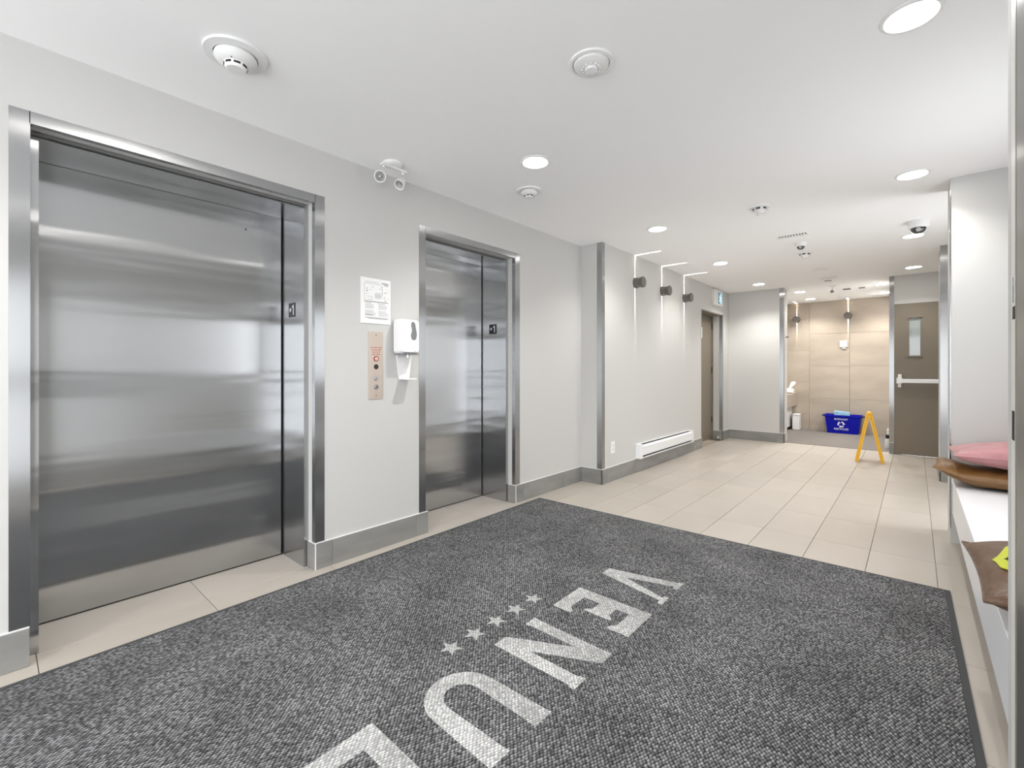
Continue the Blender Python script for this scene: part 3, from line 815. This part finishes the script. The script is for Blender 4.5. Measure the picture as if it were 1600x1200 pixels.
hx = X2
ht = thing('baseboard_heater', (hx, 5.62, .156), 'long white electric baseboard heater on the left wall', 'heater')
hy0, hy1, hz0, hz1 = 4.80, 6.43, .156, .318
pr_ = [(0, hz0), (.062, hz0), (.064, hz0+.014), (.048, hz0+.014), (.048, hz0+.006), (.006, hz0+.006), (.006, hz1-.004), (.03, hz1-.004), (.030, hz1), (0, hz1)]
mk('back_channel', prism(pr_, hy1-hy0-.11, lambda u, v, w_: Vector((hx+u, hy0+.055+w_, v))), 'white_metal', ht)
mk('front_cover', prism([(.056, hz0+.034), (.066, hz0+.034), (.068, hz1-.030), (.050, hz1-.010), (.046, hz1-.014), (.060, hz1-.034)], hy1-hy0-.10, lambda u, v, w_: Vector((hx+u, hy0+.05+w_, v))), 'white_metal', ht)
mk('dark_slot', boxes((hx+.008, hx+.046, hy0+.06, hy1-.06, hz0+.008, hz1-.012)), 'steel_dark', ht)
for a, b in ((hy0, hy0+.052), (hy1-.052, hy1)):
    mk('end_cap', boxes((hx, hx+.070, a, b, hz0, hz1), bevel=.004), 'white_metal', ht)

xs_ = thing('exit_sign', (X2, 7.58, 2.16), 'white exit sign with blue running figure above the service door', 'exit sign')
rounded(7.40, 7.77, 2.155, 2.405, X2, X2+.055, .018, 'offwhite', xs_, 'sign_housing', taper=.010)
pan = mk('sign_panel', boxes((X2+.055, X2+.0575, 7.535, 7.725, 2.188, 2.365), bevel=.001, seg=1), 'sign_teal', xs_)
FS = fr_left(7.63, 2.277, X2+.0576)
man = join(
    prism([(.022, -.082), (.058, -.082), (.058, .080), (.022, .080), (.022, .070), (.046, .070), (.046, -.072), (.022, -.072)], .0005, FS),
    prism([(-.010+.014*math.cos(i*PI/6), .052+.014*math.sin(i*PI/6)) for i in range(12)], .0005, FS),
    prism([(-.030, .034), (.006, .034), (.010, -.010), (.020, -.040), (.012, -.076), (-.002, -.076), (.004, -.044), (-.012, -.020), (-.024, -.050), (-.052, -.062), (-.056, -.050), (-.036, -.038), (-.022, .004)], .0005, FS),
    prism([(.004, .030), (.030, .004), (.022, -.004), (.000, .016)], .0005, FS),
    prism([(-.028, .034), (-.052, .010), (-.044, .002), (-.022, .022)], .0005, FS))
mk('running_figure', man, 'sign_light', pan)

# ------------------------------------------------------------ alcove furniture
lg_ = thing('alcove_ledge', (.8, 9.5, 0), 'beige stone ledge over white panel on the left of the alcove', 'ledge')
mk('stone_top', boxes((.63, .885, 8.75, 10.398, .46, .70), bevel=.003), 'stone', lg_)
mk('white_panel', boxes((.64, .80, 8.78, 10.398, .06, .459)), 'white_metal', lg_)
mk('dark_toe_kick', boxes((.65, .76, 8.80, 10.398, .0045, .06)), 'steel_dark', lg_)
def blob(cx_, cy_, cz_, rx, ry, rz_, seed, amp=.15, n=20):
    bm = bmesh.new(); bmesh.ops.create_uvsphere(bm, u_segments=n, v_segments=n//2+2, radius=1)
    rnd = random.Random(seed); ph = [rnd.uniform(0, 6) for _ in range(6)]
    for v in bm.verts:
        c_ = v.co.copy()
        k_ = 1+amp*(math.sin(4*c_.x+ph[0])*math.cos(3*c_.y+ph[1])+.5*math.sin(7*c_.z+ph[2]+3*c_.x))
        v.co = Vector((cx_+rx*c_.x*k_, cy_+ry*c_.y*k_, max(cz_+rz_*c_.z*k_, cz_-rz_*.8)))
    return bm
bg = thing('plastic_bag', (.80, 10.05, .70), 'crumpled white bag with upright twisted top on the alcove ledge', 'bag')
mk('bag_body', blob(.775, 10.10, .745, .105, .12, .055, 3), 'bag', bg, smooth=True)
tw = bmesh.new()
for i, (r_, x_, z_) in enumerate(((.030, .80, .77), (.018, .815, .81), (.026, .84, .85), (.036, .865, .89), (.030, .885, .915))): pass
tw.free()
rings = []
tw = bmesh.new()
for r_, x_, z_ in ((.030, .80, .765), (.016, .815, .805), (.026, .838, .845), (.038, .862, .885), (.034, .880, .912), (.012, .888, .925)):
    rings.append([tw.verts.new((x_+r_*math.cos(a*PI/6)*(1+.2*math.sin(3*a)), 10.13+.6*r_*math.sin(a*PI/6), z_+.3*r_*math.cos(a*PI/6)*-1)) for a in range(12)])
for a, b in zip(rings, rings[1:]):
    for i in range(12): tw.faces.new((a[i], a[(i+1) % 12], b[(i+1) % 12], b[i]))
tw.faces.new(rings[0][::-1]); tw.faces.new(rings[-1])
mk('twisted_top', tw, 'bag', bg, smooth=True)

wb = thing('waste_bin', (.895, 10.3, 0), 'small white box-shaped bin beside the alcove ledge', 'bin')
mk('bin_body', boxes((.845, .960, 10.17, 10.37, .0045, .285), bevel=.010), 'white', wb)
mk('bin_lid', boxes((.840, .965, 10.165, 10.372, .286, .305), bevel=.005), 'white', wb)
mk('bin_label', boxes((.9605, .9615, 10.20, 10.27, .10, .20)), 'offwhite', wb)

th = thing('wall_thermostat', (1.62, 10.399, 1.56), 'small white square box high on the alcove stone wall', 'thermostat')
mk('box_cover', boxes((1.570, 1.682, 10.372, 10.399, 1.572, 1.685), bevel=.004), 'white', th)
mk('grey_base', boxes((1.60, 1.66, 10.378, 10.399, 1.535, 1.571), bevel=.002), 'reflector', th)
hk = thing('wall_sensor', (1.07, 8.6, 1.67), 'tiny dark sensor on the white return beside the alcove guard', 'sensor')
mk('sensor_face', lathe([(.010, 1.058), (.010, 1.085), (.018, 1.087), (.018, 1.095), (0, 1.097)], 12, axis='X', origin=(0, 8.42, 1.675)), 'bronze', hk, smooth=True)

# blue recycling box
rb = thing('recycling_box', (1.64, 10.24, .0045), 'blue recycling box with white recycling symbol by the alcove wall', 'recycling box')
bxw, bxd, bh = .225, .14, .325
def frustum(w0, d0, w1, d1, z0, z1, open_top=True, th_=.008):
    bm = bmesh.new()
    def ring(w_, d_, z_): return [bm.verts.new((sx*w_, sy*d_, z_)) for sx, sy in ((-1, -1), (1, -1), (1, 1), (-1, 1))]
    a, b = ring(w0, d0, z0), ring(w1, d1, z1)
    c_, d_ = ring(w1-th_, d1-th_, z1), ring(w0-th_, d0-th_, z0+th_)
    for p, q in ((a, b), (b, c_), (c_, d_)):
        for i in range(4): bm.faces.new((p[i], p[(i+1) % 4], q[(i+1) % 4], q[i]))
    bm.faces.new(a[::-1]); bm.faces.new(d_)
    return bm
def at(bm, x, y, z, rz=0):
    bmesh.ops.transform(bm, matrix=Matrix.Translation((x, y, z)) @ Matrix.Rotation(rz, 4, 'Z'), verts=bm.verts); return bm
RB = (1.635, 10.235, .0046)
mk('box_body', at(frustum(.222, .125, .262, .145, 0, .325), *RB), 'blue', rb)
rim = boxes((-.275, .275, -.156, -.146, .300, .330), (-.275, .275, .146, .156, .300, .330), (-.275, -.263, -.146, .146, .300, .330), (.263, .275, -.146, .146, .300, .330), bevel=.003)
mk('rim', at(rim, *RB), 'blue', rb)
mk('inner_shade', at(boxes((-.245, .245, -.130, .130, .27, .285)), *RB), 'black_rim', rb)  # dark sheet standing in for the shade inside the box
mk('handle', at(boxes((-.315, -.276, -.06, .06, .296, .322), bevel=.005), *RB), 'black_rim', rb)
mk('handle', at(boxes((.276, .315, -.06, .06, .296, .322), bevel=.005), *RB), 'black_rim', rb)
sl_ = .02/.325      # slope of the front face
def fr_bin(u, v, w_): return Vector((RB[0]-.018+u, RB[1]-.125-v*sl_-.002-w_, RB[2]+v))
def arrow_ring():
    bms = []
    for k_ in range(3):
        a0 = PI/2+k_*2*PI/3
        r0, r1 = .030, .053
        pts = []
        n = 8
        for i in range(n+1):
            a = a0-.10-(1.25)*i/n; pts.append((r1*math.cos(a), r1*math.sin(a)))
        ae = a0-1.35
        pts.append(((r1+.014)*math.cos(ae), (r1+.014)*math.sin(ae)))
        pts.append((.0415*math.cos(ae-.45), .0415*math.sin(ae-.45)))
        pts.append(((r0-.014)*math.cos(ae), (r0-.014)*math.sin(ae)))
        for i in range(n+1):
            a = a0-1.35+1.25*i/n; pts.append((r0*math.cos(a), r0*math.sin(a)))
        bms.append(prism([(x, y+.165) for x, y in pts], .0006, fr_bin))
    return join(*bms)
mk('recycling_symbol', arrow_ring(), 'white_print', rb)
t1 = text_bm('BURNABY', .045, lambda u, v, w_: fr_bin(u, v+.255, w_), t=.0008)
t2 = text_bm('RECYCLES', .047, lambda u, v, w_: fr_bin(u, v+.078, w_), t=.0008)
mk('lettering', join(t1, t2), 'white_print', rb)
card = thing('carton', (1.60, 10.22, .1), 'pale blue folded carton sticking out of the blue recycling box', 'carton')
cb = boxes((1.505, 1.735, 10.20, 10.26, .300, .395), bevel=.003)
for v in cb.verts: v.co.z += (v.co.x-1.62)*-.10
mk('carton_board', cb, 'pale_blue', card)
mk('carton_print', boxes((1.53, 1.56, 10.1985, 10.1995, .355, .372), (1.60, 1.68, 10.1985, 10.1995, .338, .344)), 'sign_teal', card)

# yellow folding floor sign, seen edge-on
ys_ = thing('wet_floor_sign', (2.20, 7.34, 0), 'yellow folding floor sign standing edge-on before the alcove', 'floor sign')
sdir = Vector((-.062, 1, 0)).normalized(); sx_ = Vector((sdir.y, -sdir.x, 0))
def fsign(base, top, nm):
    """one leaf: ribbed panel from floor line to apex; w runs along the view direction"""
    ax = (top-base); L_ = ax.length; ax.normalize(); nrm = ax.cross(sdir)
    def fr(u, v, w_): return base+ax*v+sdir*u+nrm*w_
    W = .26
    p = mk(nm, join(prism([(0, 0), (.03, 0), (.05, .05), (W-.05, .05), (W-.03, 0), (W, 0), (W-.015, L_), (.015, L_)], .006, lambda u, v, w_: fr(u, v, w_-.003)),
                    prism([(0, 0), (.012, 0), (.024, L_), (.015, L_)], .036, lambda u, v, w_: fr(u, v, w_-.018)),
                    prism([(W, 0), (W-.012, 0), (W-.024, L_), (W-.015, L_)], .036, lambda u, v, w_: fr(u, v, w_-.018))), 'yellow', ys_)
    return p
ap = Vector((2.186, 7.22, .60))
fsign(Vector((2.062, 7.215, .001)), ap+sx_*-.012, 'sign_leaf')
fsign(Vector((2.318, 7.245, .001)), ap+sx_*.012, 'sign_leaf')
hp = lathe([(.018, 0), (.024, .003), (.024, .227), (.018, .23)], 14, axis='Y')
bmesh.ops.transform(hp, matrix=Matrix.Translation(ap+sdir*.015) @ Matrix.Rotation(.062, 4, 'Z'), verts=hp.verts)
mk('top_hinge', hp, 'yellow', ys_, smooth=True)

# jug peeking out behind the steel guard
jg = thing('cleaning_jug', (2.33, 9.1, .0045), 'white and black jug half hidden behind the steel guard', 'jug')
mk('jug_body', lathe([(.022, .0045), (.028, .02), (.028, .13), (.018, .16)], 20, origin=(2.315, 8.62, 0)), 'offwhite', jg, smooth=True)
mk('jug_cap', lathe([(.020, .155), (.024, .165), (.024, .205), (.016, .21), (0, .21)], 18, origin=(2.315, 8.62, 0)), 'black', jg, smooth=True)
mk('spray_top', lathe([(.014, .21), (.016, .29), (0, .295)], 14, origin=(2.322, 8.62, 0)), 'white', jg, smooth=True)

# ------------------------------------------------------------ cushions on the bench
def cushion(cx_, cy_, cz_, w_, d_, h_, rz, seed, m_, name, label, tilt=(0, 0), lift_=None, puck=.03, n=46):
    rnd = random.Random(seed); ph = [rnd.uniform(0, 6.3) for _ in range(10)]
    bm = bmesh.new()
    grid = {}
    def prof(u, v):
        a = max(0., 1-abs(u)**2.6); b = max(0., 1-abs(v)**2.6)
        return (a*b)**.48
    for side in (1, -1):
        for i in range(n+1):
            for j in range(n+1):
                u = -1+2*i/n; v = -1+2*j/n
                edge = i in (0, n) or j in (0, n)
                if edge and side == -1: grid[side, i, j] = grid[1, i, j]; continue
                # edges pulled in between the corners
                pu = 1-.07*(1-v*v)**1.5 if True else 1
                pin_u = 1-.045*(1-abs(v)**2)*abs(u)**3
                pin_v = 1-.045*(1-abs(u)**2)*abs(v)**3
                wr = 0
                for q in range(4):
                    ang = ph[q]; fq = 5+3*q
                    wr += math.sin(fq*(u*math.cos(ang)+v*math.sin(ang))+ph[q+4]+1.5*math.sin(3*u+ph[q]))/(1+q)
                rim_ = (1-prof(u, v))
                z = side*h_/2*prof(u, v)*(1+.07*wr)+puck*.22*wr*rim_*(0 if edge else 1)
                x = u*w_/2*pin_u; y = v*d_/2*pin_v
                if lift_: z += lift_(u, v)
                grid[side, i, j] = bm.verts.new((x, y, z))
    for side in (1, -1):
        for i in range(n):
            for j in range(n):
                q = [grid[side, i, j], grid[side, i+1, j], grid[side, i+1, j+1], grid[side, i, j+1]]
                if side == -1: q.reverse()
                try: bm.faces.new(q)
                except ValueError: pass
    R_ = Matrix.Translation((cx_, cy_, cz_)) @ Matrix.Rotation(rz, 4, 'Z') @ Matrix.Rotation(tilt[0], 4, 'X') @ Matrix.Rotation(tilt[1], 4, 'Y')
    bmesh.ops.transform(bm, matrix=R_, verts=bm.verts)
    r = thing(name, (cx_, cy_, cz_-h_/2), label, 'cushion')
    mk('cover', bm, m_, r, smooth=True)
    # piping along the seam
    ring = []
    for i in range(n+1): ring.append((i, 0))
    for j in range(1, n+1): ring.append((n, j))
    for i in range(n-1, -1, -1): ring.append((i, n))
    for j in range(n-1, 0, -1): ring.append((0, j))
    pb_ = bmesh.new(); prev = None; first = None
    P_ = []
    for i, j in ring:
        u = -1+2*i/n; v = -1+2*j/n
        x = u*w_/2*(1-.045*(1-abs(v)**2)*abs(u)**3); y = v*d_/2*(1-.045*(1-abs(u)**2)*abs(v)**3)
        z = lift_(u, v) if lift_ else 0
        P_.append(R_ @ Vector((x, y, z)))
    m_c = R_ @ Vector((0, 0, 0))
    rings_ = []
    for i, p in enumerate(P_):
        tg = (P_[(i+1) % len(P_)]-P_[i-1]).normalized(); sd_ = tg.cross(Vector((0, 0, 1))).normalized(); up = sd_.cross(tg)
        rings_.append([pb_.verts.new(p+(sd_*math.cos(a)+up*math.sin(a))*.0035) for a in (0, PI/3, 2*PI/3, PI, 4*PI/3, 5*PI/3)])
    for i in range(len(rings_)):
        a, b = rings_[i], rings_[(i+1) % len(rings_)]
        for k_ in range(6): pb_.faces.new((a[k_], a[(k_+1) % 6], b[(k_+1) % 6], b[k_]))
    mk('piping', pb_, m_, r, smooth=True)
    return r
def lift_gold(u, v):
    c_ = max(0, -u-.35)/.65
    return .055*c_**1.3*(1 if v < 1 else 1)
cushion(2.985, 3.985, .5095, .56, .40, .108, -.06, 5, 'gold', 'bronze_cushion', 'shiny bronze cushion at the bottom of the stack on the bench', lift_=lift_gold)
cushion(3.06, 3.985, .6475, .56, .40, .140, .04, 9, 'pink', 'pink_cushion', 'dusty pink cushion lying on top of the bronze one')
cushion(3.025, 2.05, .536, .56, .56, .148, .02, 14, 'brown', 'brown_cushion', 'brown satin cushion with yellow strap on the near bench')
st_ = thing('webbing_strap', (2.85, 2.2, .58), 'bright yellow-green webbing strap looped on the brown cushion', 'strap')

# ------------------------------------------------------------ strap lying over the near cushion
bpy.context.view_layer.update()
cush = [o for o in bpy.data.objects if o.name.startswith('cover') and o.parent and o.parent.name.startswith('brown_cushion')][0]
def drop(x, y):
    inv = cush.matrix_world.inverted()
    hit, loc, nrm, idx = cush.ray_cast(inv @ Vector((x, y, 1.0)), inv.to_3x3() @ Vector((0, 0, -1)))
    return (cush.matrix_world @ loc).z if hit else .5
path = [(2.99, 2.26), (2.90, 2.23), (2.840, 2.13), (2.798, 2.00), (2.806, 1.92), (2.84, 1.875), (2.90, 1.86), (3.0, 1.88)]
pts = []
for a, b in zip(path, path[1:]):
    for k_ in range(5): pts.append((a[0]+(b[0]-a[0])*k_/5, a[1]+(b[1]-a[1])*k_/5))
pts.append(path[-1])
sb = bmesh.new(); prev = None
for i, (x, y) in enumerate(pts):
    a = pts[max(i-1, 0)]; b = pts[min(i+1, len(pts)-1)]
    tx_, ty_ = b[0]-a[0], b[1]-a[1]; l_ = math.hypot(tx_, ty_); nx, ny = -ty_/l_*.012, tx_/l_*.012
    row = []
    for s_ in (-1, 1):
        px, py = x+nx*s_, y+ny*s_
        for dz in (.004, .007): row.append(sb.verts.new((px, py, drop(px, py)+dz)))
    if prev:
        for q in ((0, 2), (2, 3), (3, 1), (1, 0)): sb.faces.new((prev[q[0]], prev[q[1]], row[q[1]], row[q[0]]))
    prev = row
mk('strap_loop', sb, 'strap', st_)

for o in bpy.data.objects:
    if o.name.split('.')[0] in ('fine_print', 'plan_symbols', 'cage', 'bold_print', 'ribs', 'sensor_slot', 'slats', 'pin_slots', 'red_lettering', 'lettering', 'sensor_dot', 'carton_print', 'recycling_symbol', 'running_figure', 'plate_lettering'):
        o['kind'] = 'stuff'
